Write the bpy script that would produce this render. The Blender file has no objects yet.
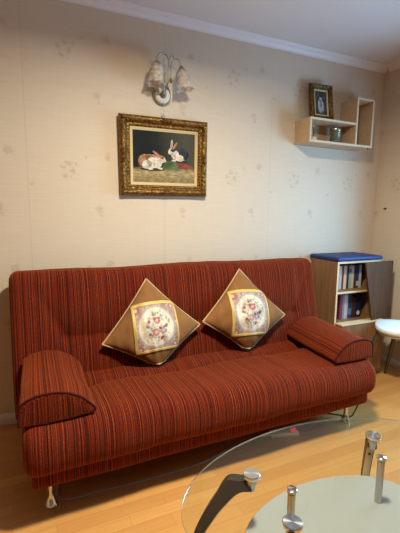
import bpy, bmesh, math, random
from mathutils import Vector, Matrix, noise
from mathutils.geometry import tessellate_polygon

random.seed(7)
SC = bpy.context.scene
COL = SC.collection
PI = math.pi
R = math.radians

# ------------------------------------------------------------------ camera, light, exposure
CAM_POS = Vector((-2.7988, -2.4402, 1.30))
YAW, PITCH, ROLL = 0.42354, 0.14239, 0.01139
cam_data = bpy.data.cameras.new('camera')
cam_data.sensor_fit = 'HORIZONTAL'
cam_data.sensor_width = 36.0
cam_data.lens = 375.0 / 400.0 * 36.0
cam_data.clip_start = 0.05
cam = bpy.data.objects.new('camera', cam_data)
COL.objects.link(cam)
fw = Vector((math.sin(YAW) * math.cos(PITCH), math.cos(YAW) * math.cos(PITCH), -math.sin(PITCH)))
rt = Vector((math.cos(YAW), -math.sin(YAW), 0))
up = rt.cross(fw)
r2 = rt * math.cos(ROLL) + up * math.sin(ROLL)
u2 = up * math.cos(ROLL) - rt * math.sin(ROLL)
cam.matrix_world = Matrix(((r2.x, u2.x, -fw.x, CAM_POS.x), (r2.y, u2.y, -fw.y, CAM_POS.y),
                           (r2.z, u2.z, -fw.z, CAM_POS.z), (0, 0, 0, 1)))
SC.camera = cam

CEIL = 2.533
XL, XR, YB, YF = -4.3, 0.0, 0.0, -4.4          # left wall, right wall, back wall, front wall
WIN = (-1.55, -0.60, 0.60, 1.85)                # window opening in the right wall (y0, y1, z0, z1)

world = bpy.data.worlds.new('world')
SC.world = world
world.use_nodes = True
bgn = world.node_tree.nodes['Background']
bgn.inputs[0].default_value = (0.75, 0.85, 1.0, 1)
bgn.inputs[1].default_value = 1.0


def area(name, loc, target, size, size_y, power, color, shape='RECTANGLE', spread=180):
    l = bpy.data.lights.new(name, 'AREA')
    l.shape = shape
    l.size = size
    l.size_y = size_y
    l.energy = power
    l.color = color
    l.spread = R(spread)
    o = bpy.data.objects.new(name, l)
    COL.objects.link(o)
    o.location = loc
    o.rotation_euler = (Vector(target) - Vector(loc)).to_track_quat('-Z', 'Y').to_euler()
    return o


area('ceiling_lamp_light', (-2.05, -1.54, 2.47), (-2.05, -1.54, 0), 0.22, 0.22, 70, (1.0, 0.93, 0.74), 'DISK', 168)
area('window_daylight', (0.22, -1.05, 1.25), (-1.0, -0.7, 0.9), 0.9, 1.1, 54, (0.24, 0.605, 1.0))

SC.view_settings.view_transform = 'Standard'
SC.view_settings.look = 'None'
SC.view_settings.gamma = 1
SC.view_settings.exposure = 0.0
SC.view_settings.use_curve_mapping = False


# ------------------------------------------------------------------ material helpers
def lin(c):
    """sRGB 0-255 -> linear rgba"""
    o = []
    for v in c:
        v /= 255.0
        o.append(v / 12.92 if v <= 0.04045 else ((v + 0.055) / 1.055) ** 2.4)
    return (*o, 1)


class NT:
    """tiny wrapper around a material's node tree"""
    def __init__(self, name):
        self.m = bpy.data.materials.new(name)
        self.m.use_nodes = True
        self.t = self.m.node_tree
        self.b = self.t.nodes['Principled BSDF']
        self.out = self.t.nodes['Material Output']

    def n(self, typ, **kw):
        nd = self.t.nodes.new('ShaderNode' + typ)
        for k, v in kw.items():
            setattr(nd, k, v)
        return nd

    def put(self, sock, v):
        if v is None:
            return
        if hasattr(v, 'is_output') or isinstance(v, bpy.types.NodeSocket):
            self.t.links.new(v, sock)
        else:
            if sock.type == 'RGBA' and len(v) == 3:
                v = (*v, 1)
            sock.default_value = v

    def math(self, op, a, b=None, c=None, clamp=False):
        nd = self.n('Math', operation=op)
        nd.use_clamp = clamp
        self.put(nd.inputs[0], a)
        self.put(nd.inputs[1], b)
        self.put(nd.inputs[2], c)
        return nd.outputs[0]

    def sstep(self, v, e0, e1):
        nd = self.n('MapRange', interpolation_type='SMOOTHSTEP')
        self.put(nd.inputs[0], v)
        nd.inputs[1].default_value = e0
        nd.inputs[2].default_value = e1
        return nd.outputs[0]

    def mix(self, f, a, b, mode='MIX'):
        nd = self.n('Mix', data_type='RGBA', blend_type=mode)
        self.put(nd.inputs[0], f)
        self.put(nd.inputs[6], a)
        self.put(nd.inputs[7], b)
        return nd.outputs[2]

    def ramp(self, f, stops, interp='LINEAR'):
        nd = self.n('ValToRGB')
        cr = nd.color_ramp
        cr.interpolation = interp
        while len(cr.elements) < len(stops):
            cr.elements.new(0.5)
        for e, (p, c) in zip(cr.elements, stops):
            e.position = p
            e.color = c if len(c) == 4 else (*c, 1)
        self.put(nd.inputs[0], f)
        return nd.outputs[0]

    def coord(self, which='Object'):
        return self.n('TexCoord').outputs[which]

    def pos(self):
        return self.n('NewGeometry').outputs['Position']

    def sep(self, v):
        nd = self.n('SeparateXYZ')
        self.put(nd.inputs[0], v)
        return nd.outputs

    def comb(self, x, y, z):
        nd = self.n('CombineXYZ')
        self.put(nd.inputs[0], x)
        self.put(nd.inputs[1], y)
        self.put(nd.inputs[2], z)
        return nd.outputs[0]

    def noise(self, vec=None, scale=5, detail=2, rough=0.5, dims='3D', w=None):
        nd = self.n('TexNoise', noise_dimensions=dims)
        if vec is not None:
            self.put(nd.inputs['Vector'], vec)
        if w is not None:
            self.put(nd.inputs['W'], w)
        nd.inputs['Scale'].default_value = scale
        nd.inputs['Detail'].default_value = detail
        nd.inputs['Roughness'].default_value = rough
        return nd.outputs[0]

    def vscale(self, v, s):
        nd = self.n('VectorMath', operation='MULTIPLY')
        self.put(nd.inputs[0], v)
        nd.inputs[1].default_value = s
        return nd.outputs[0]

    def bump(self, h, strength=0.3, dist=0.01):
        nd = self.n('Bump')
        nd.inputs['Strength'].default_value = strength
        nd.inputs['Distance'].default_value = dist
        self.put(nd.inputs['Height'], h)
        self.put(self.b.inputs['Normal'], nd.outputs[0])

    def set(self, color=None, rough=None, metal=None, spec=None, **kw):
        self.put(self.b.inputs['Base Color'], color)
        self.put(self.b.inputs['Roughness'], rough)
        self.put(self.b.inputs['Metallic'], metal)
        self.put(self.b.inputs['Specular IOR Level'], spec)
        for k, v in kw.items():
            self.put(self.b.inputs[k.replace('_', ' ')], v)
        return self.m


def plain(name, rgb, rough=0.5, metal=0.0, spec=0.5, var=0.06, scale=30):
    """one colour with a little procedural mottling"""
    t = NT(name)
    c = lin(rgb)
    f = t.noise(t.coord(), scale=scale, detail=3)
    lo = tuple(v * (1 - var) for v in c[:3])
    hi = tuple(min(1, v * (1 + var)) for v in c[:3])
    return t.set(t.mix(f, lo, hi), rough, metal, spec)


# ------------------------------------------------------------------ surfaces of the room
def wallpaper(name, horiz):
    """beige silk-look paper: fine horizontal slubs, drop seams, scattered rose sprigs"""
    t = NT(name)
    p = t.sep(t.pos())
    h = p[horiz]
    z = p[2]
    if horiz == 1:
        h = t.math('ADD', h, -2.375)
    v = t.comb(h, z, 0.0)
    silk = t.noise(t.comb(t.math('MULTIPLY', h, 6.0), t.math('MULTIPLY', z, 160.0), 0.0), scale=1.0, detail=3, rough=0.7)
    vert = t.noise(t.comb(t.math('MULTIPLY', h, 45.0), t.math('MULTIPLY', z, 2.0), 3.0), scale=1.0, detail=3, rough=0.6)
    cloud = t.noise(v, scale=1.3, detail=2)
    base = t.mix(silk, lin((200, 181, 156)), lin((228, 213, 192)))
    base = t.mix(t.math('MULTIPLY', vert, 0.35), base, lin((200, 180, 155)))
    base = t.mix(t.math('MULTIPLY', cloud, 0.25), base, lin((225, 210, 190)))
    # repeat tile, wobbled so every sprig is drawn a little differently
    wob = t.noise(v, scale=26, detail=3, rough=0.7)
    wob2 = t.noise(t.comb(z, h, 4.0), scale=26, detail=3, rough=0.7)
    PX, PZ = 0.556, 0.676
    hx = t.math('ADD', h, t.math('MULTIPLY', t.math('SUBTRACT', wob, 0.5), 0.05))
    hz = t.math('ADD', z, t.math('MULTIPLY', t.math('SUBTRACT', wob2, 0.5), 0.05))
    tu = t.math('MULTIPLY', t.math('FRACT', t.math('DIVIDE', t.math('ADD', hx, 2.57 + 0.15), PX)), PX)
    tv = t.math('MULTIPLY', t.math('FRACT', t.math('DIVIDE', t.math('SUBTRACT', hz, 2.237 - 0.40), PZ)), PZ)
    total = None
    blobs = [(0.150, 0.430, 0.021), (0.115, 0.400, 0.017), (0.175, 0.385, 0.020), (0.130, 0.355, 0.015), (0.195, 0.425, 0.013),
             (0.160, 0.345, 0.010), (0.385, 0.480, 0.026), (0.325, 0.155, 0.027), (0.335, 0.118, 0.012), (0.500, 0.300, 0.012), (0.25, 0.47, 0.011)]
    for bx, bz, r in blobs:
        d = t.math('SQRT', t.math('ADD', t.math('POWER', t.math('SUBTRACT', tu, bx), 2.0),
                                  t.math('POWER', t.math('SUBTRACT', tv, bz), 2.0)))
        s = t.sstep(d, r * 1.25, r * 0.35)
        total = s if total is None else t.math('MAXIMUM', total, s)
    patchy = t.sstep(t.noise(v, scale=70, detail=2), 0.32, 0.62)
    sprig = t.math('MULTIPLY', total, t.math('ADD', t.math('MULTIPLY', patchy, 0.6), 0.3))
    base = t.mix(t.math('MULTIPLY', sprig, 0.30), base, lin((128, 98, 68)))
    # seams between drops
    su = t.math('FRACT', t.math('DIVIDE', t.math('ADD', h, 2.80), 0.835))
    sd = t.math('MINIMUM', su, t.math('SUBTRACT', 1.0, su))
    seam = t.sstep(sd, 0.0045, 0.001)
    base = t.mix(t.math('MULTIPLY', seam, 0.16), base, lin((140, 112, 82)))
    t.bump(t.math('ADD', t.math('MULTIPLY', silk, 0.6), t.math('MULTIPLY', total, 0.8)), 0.25, 0.004)
    return t.set(base, 0.55, 0, 0.35)


def laminate():
    """three-strip light oak laminate running along the sofa wall"""
    t = NT('oak_laminate')
    p = t.pos()
    br = t.n('TexBrick')
    br.offset = 0.37
    br.inputs['Color1'].default_value = lin((194, 134, 70))
    br.inputs['Color2'].default_value = lin((216, 158, 88))
    br.inputs['Mortar'].default_value = lin((140, 92, 50))
    br.inputs['Scale'].default_value = 1.0
    br.inputs['Mortar Size'].default_value = 0.0007
    br.inputs['Mortar Smooth'].default_value = 0.3
    br.inputs['Brick Width'].default_value = 0.46
    br.inputs['Row Height'].default_value = 0.066
    t.put(br.inputs['Vector'], p)
    grain = t.noise(t.vscale(p, (2.2, 42.0, 1.0)), scale=1.6, detail=6, rough=0.65)
    fine = t.noise(t.vscale(p, (8.0, 220.0, 1.0)), scale=1.0, detail=3)
    c = t.mix(t.math('MULTIPLY', t.sstep(grain, 0.35, 0.75), 0.42), br.outputs[0], lin((182, 116, 58)))
    c = t.mix(t.math('MULTIPLY', fine, 0.22), c, lin((228, 174, 106)))
    t.bump(t.math('ADD', br.outputs['Fac'], t.math('MULTIPLY', fine, -0.15)), 0.15, 0.001)
    return t.set(c, t.math('ADD', 0.24, t.math('MULTIPLY', grain, 0.12)), 0, 0.5)


def stripe_fabric():
    """dark red chenille with thin orange and near-black stripes (stripe position = UV x, in metres)"""
    t = NT('striped_red_chenille')
    o = t.coord()
    uv = t.sep(t.n('UVMap').outputs[0])
    drift = t.noise(o, scale=6, detail=2)
    x = t.math('ADD', uv[0], t.math('MULTIPLY', drift, 0.005))
    broad = t.noise(scale=38, detail=2, dims='1D', w=x)
    fine = t.noise(scale=150, detail=2.5, rough=0.7, dims='1D', w=x)
    hair = t.noise(scale=300, detail=1, dims='1D', w=x)
    c = t.ramp(broad, [(0.30, lin((80, 18, 7))), (0.47, lin((116, 32, 13))), (0.60, lin((128, 40, 16))), (0.74, lin((92, 22, 8)))])
    c = t.mix(t.math('MULTIPLY', t.sstep(fine, 0.53, 0.64), 0.80), c, lin((172, 76, 32)))
    c = t.mix(t.math('MULTIPLY', t.sstep(fine, 0.48, 0.39), 0.95), c, lin((30, 6, 5)))
    c = t.mix(t.math('MULTIPLY', t.sstep(hair, 0.50, 0.34), 0.4), c, lin((52, 13, 10)))
    pile = t.noise(t.vscale(o, (260, 150, 150)), scale=1, detail=2, rough=0.7)
    c = t.mix(t.sstep(pile, 0.35, 0.75), t.mix(0.55, c, lin((54, 14, 11))), c)
    t.bump(t.math('ADD', t.math('MULTIPLY', fine, 1.1), t.math('MULTIPLY', pile, 0.7)), 0.6, 0.006)
    m = t.set(c, 0.9, 0, 0.12)
    t.put(t.b.inputs['Sheen Weight'], 0.32)
    t.put(t.b.inputs['Sheen Roughness'], 0.5)
    t.put(t.b.inputs['Sheen Tint'], lin((255, 132, 62)))
    return m


def wood(name, c1, c2, axis='Z', rough=0.45, scale=1.0):
    t = NT(name)
    s = {'X': (3, 40, 40), 'Y': (40, 3, 40), 'Z': (40, 40, 3)}[axis]
    g = t.noise(t.vscale(t.coord(), tuple(v * scale for v in s)), scale=1.0, detail=5, rough=0.6)
    g2 = t.noise(t.coord(), scale=4 * scale, detail=2)
    c = t.mix(t.sstep(g, 0.3, 0.72), lin(c1), lin(c2))
    c = t.mix(t.math('MULTIPLY', g2, 0.2), c, lin(c1))
    t.bump(g, 0.08, 0.002)
    return t.set(c, rough, 0, 0.4)


def gilt(name, c1, c2, c3):
    t = NT(name)
    o = t.coord()
    n1 = t.noise(o, scale=70, detail=4, rough=0.7)
    n2 = t.noise(o, scale=14, detail=2)
    c = t.ramp(n1, [(0.30, lin(c1)), (0.52, lin(c2)), (0.72, lin(c3))])
    c = t.mix(t.math('MULTIPLY', n2, 0.3), c, lin(c1))
    t.bump(n1, 0.5, 0.006)
    return t.set(c, 0.42, 0.65, 0.5)


def sheet_glass(name, tint, fres_ior=1.5):
    """clear pane: lets light straight through, mirrors at grazing angles"""
    t = NT(name)
    tr = t.n('BsdfTransparent')
    tr.inputs[0].default_value = (*tint, 1)
    gl = t.n('BsdfGlossy')
    gl.inputs['Roughness'].default_value = 0.02
    lw = t.n('LayerWeight')
    lw.inputs[0].default_value = 0.5
    schlick = t.math('ADD', 0.02, t.math('MULTIPLY', t.math('POWER', lw.outputs['Facing'], 5.0), 0.96))
    mx = t.n('MixShader')
    t.put(mx.inputs[0], schlick)
    t.put(mx.inputs[1], tr.outputs[0])
    t.put(mx.inputs[2], gl.outputs[0])
    t.put(t.out.inputs[0], mx.outputs[0])
    return t.m


def frosted(name, rgb, clear=0.25, pattern=False):
    """etched glass: part see-through, part milky (diffuse + translucent), with a soft gloss"""
    t = NT(name)
    df = t.n('BsdfDiffuse')
    df.inputs[0].default_value = lin(rgb)
    tl = t.n('BsdfTranslucent')
    tl.inputs[0].default_value = lin(rgb)
    tr = t.n('BsdfTransparent')
    gl = t.n('BsdfGlossy')
    gl.inputs['Roughness'].default_value = 0.25
    lw = t.n('LayerWeight')
    lw.inputs[0].default_value = 0.25
    a, b, c = t.n('MixShader'), t.n('MixShader'), t.n('MixShader')
    a.inputs[0].default_value = 0.45
    t.put(a.inputs[1], df.outputs[0])
    t.put(a.inputs[2], tl.outputs[0])
    fac = clear
    if pattern:
        vo = t.n('TexVoronoi')
        vo.inputs['Scale'].default_value = 38
        t.put(vo.inputs['Vector'], t.coord())
        fac = t.math('MULTIPLY', t.sstep(vo.outputs[0], 0.15, 0.75), clear * 2)
    t.put(b.inputs[0], fac)
    t.put(b.inputs[1], a.outputs[0])
    t.put(b.inputs[2], tr.outputs[0])
    t.put(c.inputs[0], t.math('MULTIPLY', lw.outputs['Fresnel'], 0.6))
    t.put(c.inputs[1], b.outputs[0])
    t.put(c.inputs[2], gl.outputs[0])
    t.put(t.out.inputs[0], c.outputs[0])
    return t.m


def tapestry():
    """woven medallion: cream round field with a posy, mauve surround, rose sprays in the corners (UV space)"""
    t = NT('tapestry')
    uv = t.n('UVMap').outputs[0]
    s = t.sep(uv)
    u = t.math('SUBTRACT', s[0], 0.5)
    v = t.math('SUBTRACT', s[1], 0.5)
    wn = t.math('MULTIPLY', t.math('SUBTRACT', t.noise(uv, scale=22, detail=2), 0.5), 0.05)
    r = t.math('ADD', t.math('SQRT', t.math('ADD', t.math('POWER', u, 2.0), t.math('POWER', v, 2.0))), wn)

    def cells(scale, stops):
        vo = t.n('TexVoronoi')
        vo.inputs['Scale'].default_value = scale
        t.put(vo.inputs['Vector'], uv)
        rnd = t.sep(vo.outputs['Color'])[0]
        return t.ramp(rnd, stops, 'CONSTANT'), vo.outputs['Distance']
    ground = t.mix(t.noise(uv, scale=30, detail=3), lin((128, 98, 94)), lin((190, 164, 146)))
    spk, sd = cells(26, [(0, lin((190, 165, 150))), (0.3, lin((142, 92, 98))), (0.55, lin((196, 176, 158))), (0.8, lin((128, 112, 92)))])
    c = t.mix(t.sstep(sd, 0.6, 0.25), ground, spk)
    # ring and medallion
    c = t.mix(t.sstep(r, 0.425, 0.41), c, lin((168, 158, 166)))
    field = t.mix(t.noise(uv, scale=16, detail=2), lin((206, 196, 168)), lin((226, 219, 196)))
    c = t.mix(t.sstep(r, 0.395, 0.38), c, field)
    # wreath of leaves
    lf, ld = cells(17, [(0, lin((232, 224, 200))), (0.45, lin((138, 150, 122))), (0.7, lin((196, 150, 150))), (0.85, lin((236, 226, 200)))])
    ringm = t.math('MULTIPLY', t.sstep(r, 0.25, 0.28), t.sstep(r, 0.375, 0.34))
    c = t.mix(t.math('MULTIPLY', t.math('MULTIPLY', ringm, t.sstep(ld, 0.5, 0.25)), 0.95), c, lf)
    # posy
    fl, fd = cells(15, [(0, lin((132, 44, 58))), (0.24, lin((186, 118, 122))), (0.42, lin((112, 128, 158))), (0.58, lin((112, 34, 48))),
                        (0.74, lin((98, 116, 84))), (0.88, lin((214, 176, 166)))])
    rp = t.math('ADD', t.math('SQRT', t.math('ADD', t.math('POWER', t.math('MULTIPLY', u, 1.15), 2.0), t.math('POWER', t.math('SUBTRACT', v, 0.0), 2.0))),
                t.math('MULTIPLY', wn, 2.0))
    c = t.mix(t.math('MULTIPLY', t.sstep(rp, 0.31, 0.26), t.sstep(fd, 0.75, 0.35)), c, fl)
    for fx, fy, fr_, col in [(-0.03, -0.10, 0.085, (176, 84, 98)), (0.02, 0.13, 0.075, (156, 66, 80)), (0.13, -0.08, 0.06, (128, 142, 176)), (-0.12, 0.05, 0.05, (190, 160, 168)),
                             (-0.40, 0.38, 0.085, (158, 62, 76)), (0.40, 0.39, 0.07, (150, 66, 82)), (-0.39, -0.40, 0.085, (160, 66, 78)), (0.40, -0.39, 0.085, (156, 68, 82))]:
        d = t.math('ADD', t.math('SQRT', t.math('ADD', t.math('POWER', t.math('SUBTRACT', u, fx), 2.0), t.math('POWER', t.math('SUBTRACT', v, fy), 2.0))), wn)
        c = t.mix(t.math('MULTIPLY', t.sstep(d, fr_, fr_ * 0.8), 0.8), c, lin(col))
        c = t.mix(t.math('MULTIPLY', t.sstep(d, fr_ * 0.5, fr_ * 0.3), 0.75), c, lin((228, 196, 190)))
    weave = t.noise(uv, scale=150, detail=1)
    c = t.mix(t.math('MULTIPLY', weave, 0.3), c, lin((196, 178, 158)))
    t.bump(weave, 0.3, 0.003)
    return t.set(c, 0.75, 0, 0.25)


M = {}
M['wall_back'] = wallpaper('beige_silk_wallpaper', 0)
M['wall_side'] = wallpaper('beige_silk_wallpaper_side', 1)
M['brown_wall'] = plain('brown_low_bounce_wall', (112, 88, 66), 0.7, var=0.04, scale=4)  # unseen left and front walls; dark brown invented to cut bounced light
M['ceiling'] = plain('ceiling_paint', (222, 216, 214), 0.7, var=0.02, scale=3)
M['white_trim'] = plain('white_trim_paint', (232, 226, 226), 0.4, var=0.03)
M['floor'] = laminate()
M['fabric'] = stripe_fabric()
M['fabric_dark'] = plain('dark_red_piping', (62, 16, 14), 0.8, spec=0.2, scale=200, var=0.3)
M['chrome'] = plain('chrome', (214, 214, 216), 0.12, 1.0, var=0.02)
M['brushed'] = plain('brushed_steel', (188, 186, 182), 0.28, 1.0, var=0.05)
M['steel_tube'] = plain('grey_steel_tube', (104, 99, 92), 0.4, 0.7, var=0.06)
M['black_wood'] = wood('dark_stained_wood', (34, 27, 23), (58, 47, 40), 'Z', 0.35)
M['shelf_wood'] = wood('pale_beech_veneer', (190, 158, 124), (204, 174, 140), 'X', 0.5)
M['shelf_edge'] = plain('pale_edge_banding', (214, 192, 162), 0.5, var=0.05)
M['cab_wood'] = wood('brown_beech_veneer', (128, 92, 60), (150, 112, 76), 'Z', 0.45)
M['cab_edge'] = plain('light_beech_edge', (222, 190, 142), 0.5, var=0.05)
M['door_wood'] = wood('dark_brown_laminate', (80, 52, 33), (94, 63, 41), 'Z', 0.7)
M['door_wood'].node_tree.nodes['Principled BSDF'].inputs['Specular IOR Level'].default_value = 0.15
M['blue_pad'] = plain('navy_blue_vinyl', (20, 46, 104), 0.6, var=0.12, scale=60)
M['gold'] = gilt('antique_gilt', (46, 29, 12), (130, 92, 36), (200, 160, 82))
M['gold_dark'] = gilt('worn_gilt', (44, 28, 12), (108, 76, 28), (176, 138, 66))
M['liner'] = plain('cream_linen_liner', (204, 180, 132), 0.8, var=0.06, scale=150)
M['suede'] = plain('tan_velour', (138, 95, 54), 0.85, spec=0.2, var=0.3, scale=9)
M['ribbon'] = plain('yellow_gold_ribbon', (206, 176, 98), 0.5, var=0.12, scale=90)
M['cord'] = plain('cream_piping_cord', (192, 166, 120), 0.7, var=0.15, scale=200)
M['tapestry'] = tapestry()
M['glass'] = sheet_glass('clear_tabletop_glass', (0.93, 0.96, 0.95))
M['glass_edge'] = frosted('polished_glass_edge', (150, 172, 162), 0.55)
M['pane'] = sheet_glass('window_glass', (0.97, 0.98, 0.98))
M['frost'] = frosted('frosted_shelf_glass', (208, 206, 202), 0.13)
M['shade_glass'] = frosted('etched_lamp_glass', (238, 226, 214), 0.32, True)
M['sconce_metal'] = plain('tarnished_silver_metal', (158, 152, 136), 0.35, 0.75, var=0.15, scale=60)
M['sconce_white'] = plain('white_enamel', (214, 212, 200), 0.35, var=0.08, scale=60)
M['amber'] = plain('amber_bead', (150, 96, 30), 0.2, var=0.1)
M['crystal'] = frosted('crystal_drop', (236, 234, 230), 0.12)
M['cream_vinyl'] = plain('white_vinyl', (226, 230, 226), 0.4, var=0.03)
M['seat_shell'] = plain('cream_seat_edge', (206, 190, 164), 0.5, var=0.06)
M['plastic_white'] = plain('white_plastic', (232, 232, 234), 0.4, var=0.03)
M['red_switch'] = plain('lit_red_switch', (214, 44, 40), 0.3, var=0.05)
M['red_switch'].node_tree.nodes['Principled BSDF'].inputs['Emission Color'].default_value = lin((255, 50, 50))
M['red_switch'].node_tree.nodes['Principled BSDF'].inputs['Emission Strength'].default_value = 0.5
M['grey_cable'] = plain('grey_cable_rubber', (150, 150, 154), 0.45, var=0.05)
M['black'] = plain('black_rubber', (22, 21, 22), 0.5, var=0.1)
M['dark_hole'] = plain('dark_screw_hole', (24, 20, 18), 0.6, var=0.1)


# ------------------------------------------------------------------ object helpers
def mesh_obj(name, bm, mats, parent=None, smooth=True, angle=40):
    me = bpy.data.meshes.new(name)
    bmesh.ops.recalc_face_normals(bm, faces=bm.faces)
    bm.to_mesh(me)
    bm.free()
    if not isinstance(mats, (list, tuple)):
        mats = [mats]
    for m in mats:
        me.materials.append(m)
    if smooth:
        me.shade_smooth()
        me.set_sharp_from_angle(angle=R(angle))
    o = bpy.data.objects.new(name, me)
    COL.objects.link(o)
    if parent is not None:
        o.parent = parent
    return o


def tag(o, label, cat, group=None):
    o['label'] = label
    o['category'] = cat
    if group:
        o['group'] = group
    return o


def thing(name, label, cat, loc, group=None):
    o = bpy.data.objects.new(name, None)
    o.empty_display_size = 0.1
    COL.objects.link(o)
    o.location = loc
    return tag(o, label, cat, group)


def struct(name, bm, mats, parent=None, smooth=False):
    o = mesh_obj(name, bm, mats, parent, smooth)
    o['kind'] = 'structure'
    return o


def box(bm, x0, x1, y0, y1, z0, z1, bevel=0.0, seg=2, mi=0):
    tmp = bmesh.new()
    bmesh.ops.create_cube(tmp, size=1)
    for v in tmp.verts:
        v.co = Vector(((x0 + x1) / 2 + v.co.x * (x1 - x0), (y0 + y1) / 2 + v.co.y * (y1 - y0), (z0 + z1) / 2 + v.co.z * (z1 - z0)))
    if bevel:
        bmesh.ops.bevel(tmp, geom=tmp.edges[:], offset=bevel, segments=seg, affect='EDGES', profile=0.5)
    for f in tmp.faces:
        f.material_index = mi
    merge(bm, tmp)


def merge(bm, tmp, mat=None):
    vm = {}
    for v in tmp.verts:
        vm[v] = bm.verts.new(mat @ v.co if mat is not None else v.co)
    for f in tmp.faces:
        try:
            nf = bm.faces.new([vm[v] for v in f.verts])
            nf.material_index = f.material_index
        except ValueError:
            pass
    tmp.free()


def box_bm(*a, **k):
    bm = bmesh.new()
    box(bm, *a, **k)
    return bm


def frame_axes(d):
    d = d.normalized()
    a = Vector((0, 0, 1)) if abs(d.z) < 0.9 else Vector((1, 0, 0))
    x = d.cross(a).normalized()
    return x, d.cross(x).normalized()


def tube(bm, pts, rad, seg=12, mi=0, caps=True):
    """swept round tube; rad is a number or one per point"""
    pts = [Vector(p) for p in pts]
    rads = rad if isinstance(rad, (list, tuple)) else [rad] * len(pts)
    rings = []
    px = None
    for i, p in enumerate(pts):
        d = (pts[min(i + 1, len(pts) - 1)] - pts[max(i - 1, 0)]).normalized()
        if px is None:
            px, _ = frame_axes(d)
        px = (px - d * px.dot(d)).normalized()
        py = d.cross(px)
        rings.append([bm.verts.new(p + (px * math.cos(2 * PI * k / seg) + py * math.sin(2 * PI * k / seg)) * rads[i]) for k in range(seg)])
    for a, b in zip(rings, rings[1:]):
        for k in range(seg):
            f = bm.faces.new((a[k], a[(k + 1) % seg], b[(k + 1) % seg], b[k]))
            f.material_index = mi
    if caps:
        for rg in (rings[0], rings[-1]):
            f = bm.faces.new(rg)
            f.material_index = mi


def smooth_path(pts, n=8):
    """Catmull-Rom through the points"""
    P = [Vector(p) for p in pts]
    P = [P[0] * 2 - P[1]] + P + [P[-1] * 2 - P[-2]]
    out = []
    for i in range(1, len(P) - 2):
        for k in range(n):
            t = k / n
            a, b, c, d = P[i - 1], P[i], P[i + 1], P[i + 2]
            out.append(0.5 * ((2 * b) + (c - a) * t + (2 * a - 5 * b + 4 * c - d) * t * t + (3 * b - a - 3 * c + d) * t ** 3))
    out.append(P[-2])
    return out


def lathe(bm, prof, seg=32, mat=None, mi=0, rfun=None):
    """prof: list of (radius, height); rfun(angle, i) optional (radius, height) modifier"""
    rings = []
    for i, (r, h) in enumerate(prof):
        if r < 1e-6:
            v = Vector((0, 0, h))
            rings.append([bm.verts.new(mat @ v if mat else v)])
            continue
        ring = []
        for k in range(seg):
            a = 2 * PI * k / seg
            rr, hh = (r, h) if rfun is None else rfun(a, i, r, h)
            v = Vector((rr * math.cos(a), rr * math.sin(a), hh))
            ring.append(bm.verts.new(mat @ v if mat else v))
        rings.append(ring)
    for a, b in zip(rings, rings[1:]):
        if len(a) == 1 and len(b) == 1:
            continue
        for k in range(seg):
            if len(a) == 1:
                f = bm.faces.new((a[0], b[(k + 1) % seg], b[k]))
            elif len(b) == 1:
                f = bm.faces.new((a[k], a[(k + 1) % seg], b[0]))
            else:
                f = bm.faces.new((a[k], a[(k + 1) % seg], b[(k + 1) % seg], b[k]))
            f.material_index = mi


def orient(loc, axis):
    """matrix that puts local +Z on axis at loc"""
    q = Vector(axis).normalized().to_track_quat('Z', 'Y')
    return Matrix.Translation(Vector(loc)) @ q.to_matrix().to_4x4()


def prism(bm, poly, place, d0, d1, mi=0):
    """extrude polygon [(a,b)] between depths d0 and d1; place(a,b,d)->Vector"""
    A = [bm.verts.new(place(a, b, d0)) for a, b in poly]
    B = [bm.verts.new(place(a, b, d1)) for a, b in poly]
    n = len(poly)
    fs = [bm.faces.new(A), bm.faces.new(B[::-1])]
    for k in range(n):
        fs.append(bm.faces.new((A[k], A[(k + 1) % n], B[(k + 1) % n], B[k])))
    for f in fs:
        f.material_index = mi


def resample(poly, n):
    """closed polyline -> n evenly spaced points"""
    P = [Vector((*p, 0)) for p in poly]
    L = [0]
    m = len(P)
    for i in range(m):
        L.append(L[-1] + (P[(i + 1) % m] - P[i]).length)
    out = []
    j = 0
    for k in range(n):
        s = L[-1] * k / n
        while L[j + 1] < s:
            j += 1
        t = (s - L[j]) / max(1e-9, L[j + 1] - L[j])
        q = P[j].lerp(P[(j + 1) % m], t)
        out.append((q.x, q.y))
    return out


def round_poly(poly, radii, seg=8):
    """fillet every corner of a convex polygon"""
    out = []
    n = len(poly)
    for i in range(n):
        p0, p1, p2 = Vector(poly[i - 1]), Vector(poly[i]), Vector(poly[(i + 1) % n])
        r = radii[i]
        if r <= 0:
            out.append(tuple(p1))
            continue
        a, b = (p0 - p1).normalized(), (p2 - p1).normalized()
        half = a.angle(b) / 2
        d = min(r / math.tan(half), (p0 - p1).length * 0.49, (p2 - p1).length * 0.49)
        s, e = p1 + a * d, p1 + b * d
        for k in range(seg + 1):
            t = k / seg
            out.append(tuple(s * (1 - t) ** 2 + p1 * 2 * t * (1 - t) + e * t * t))
    return out


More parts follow.
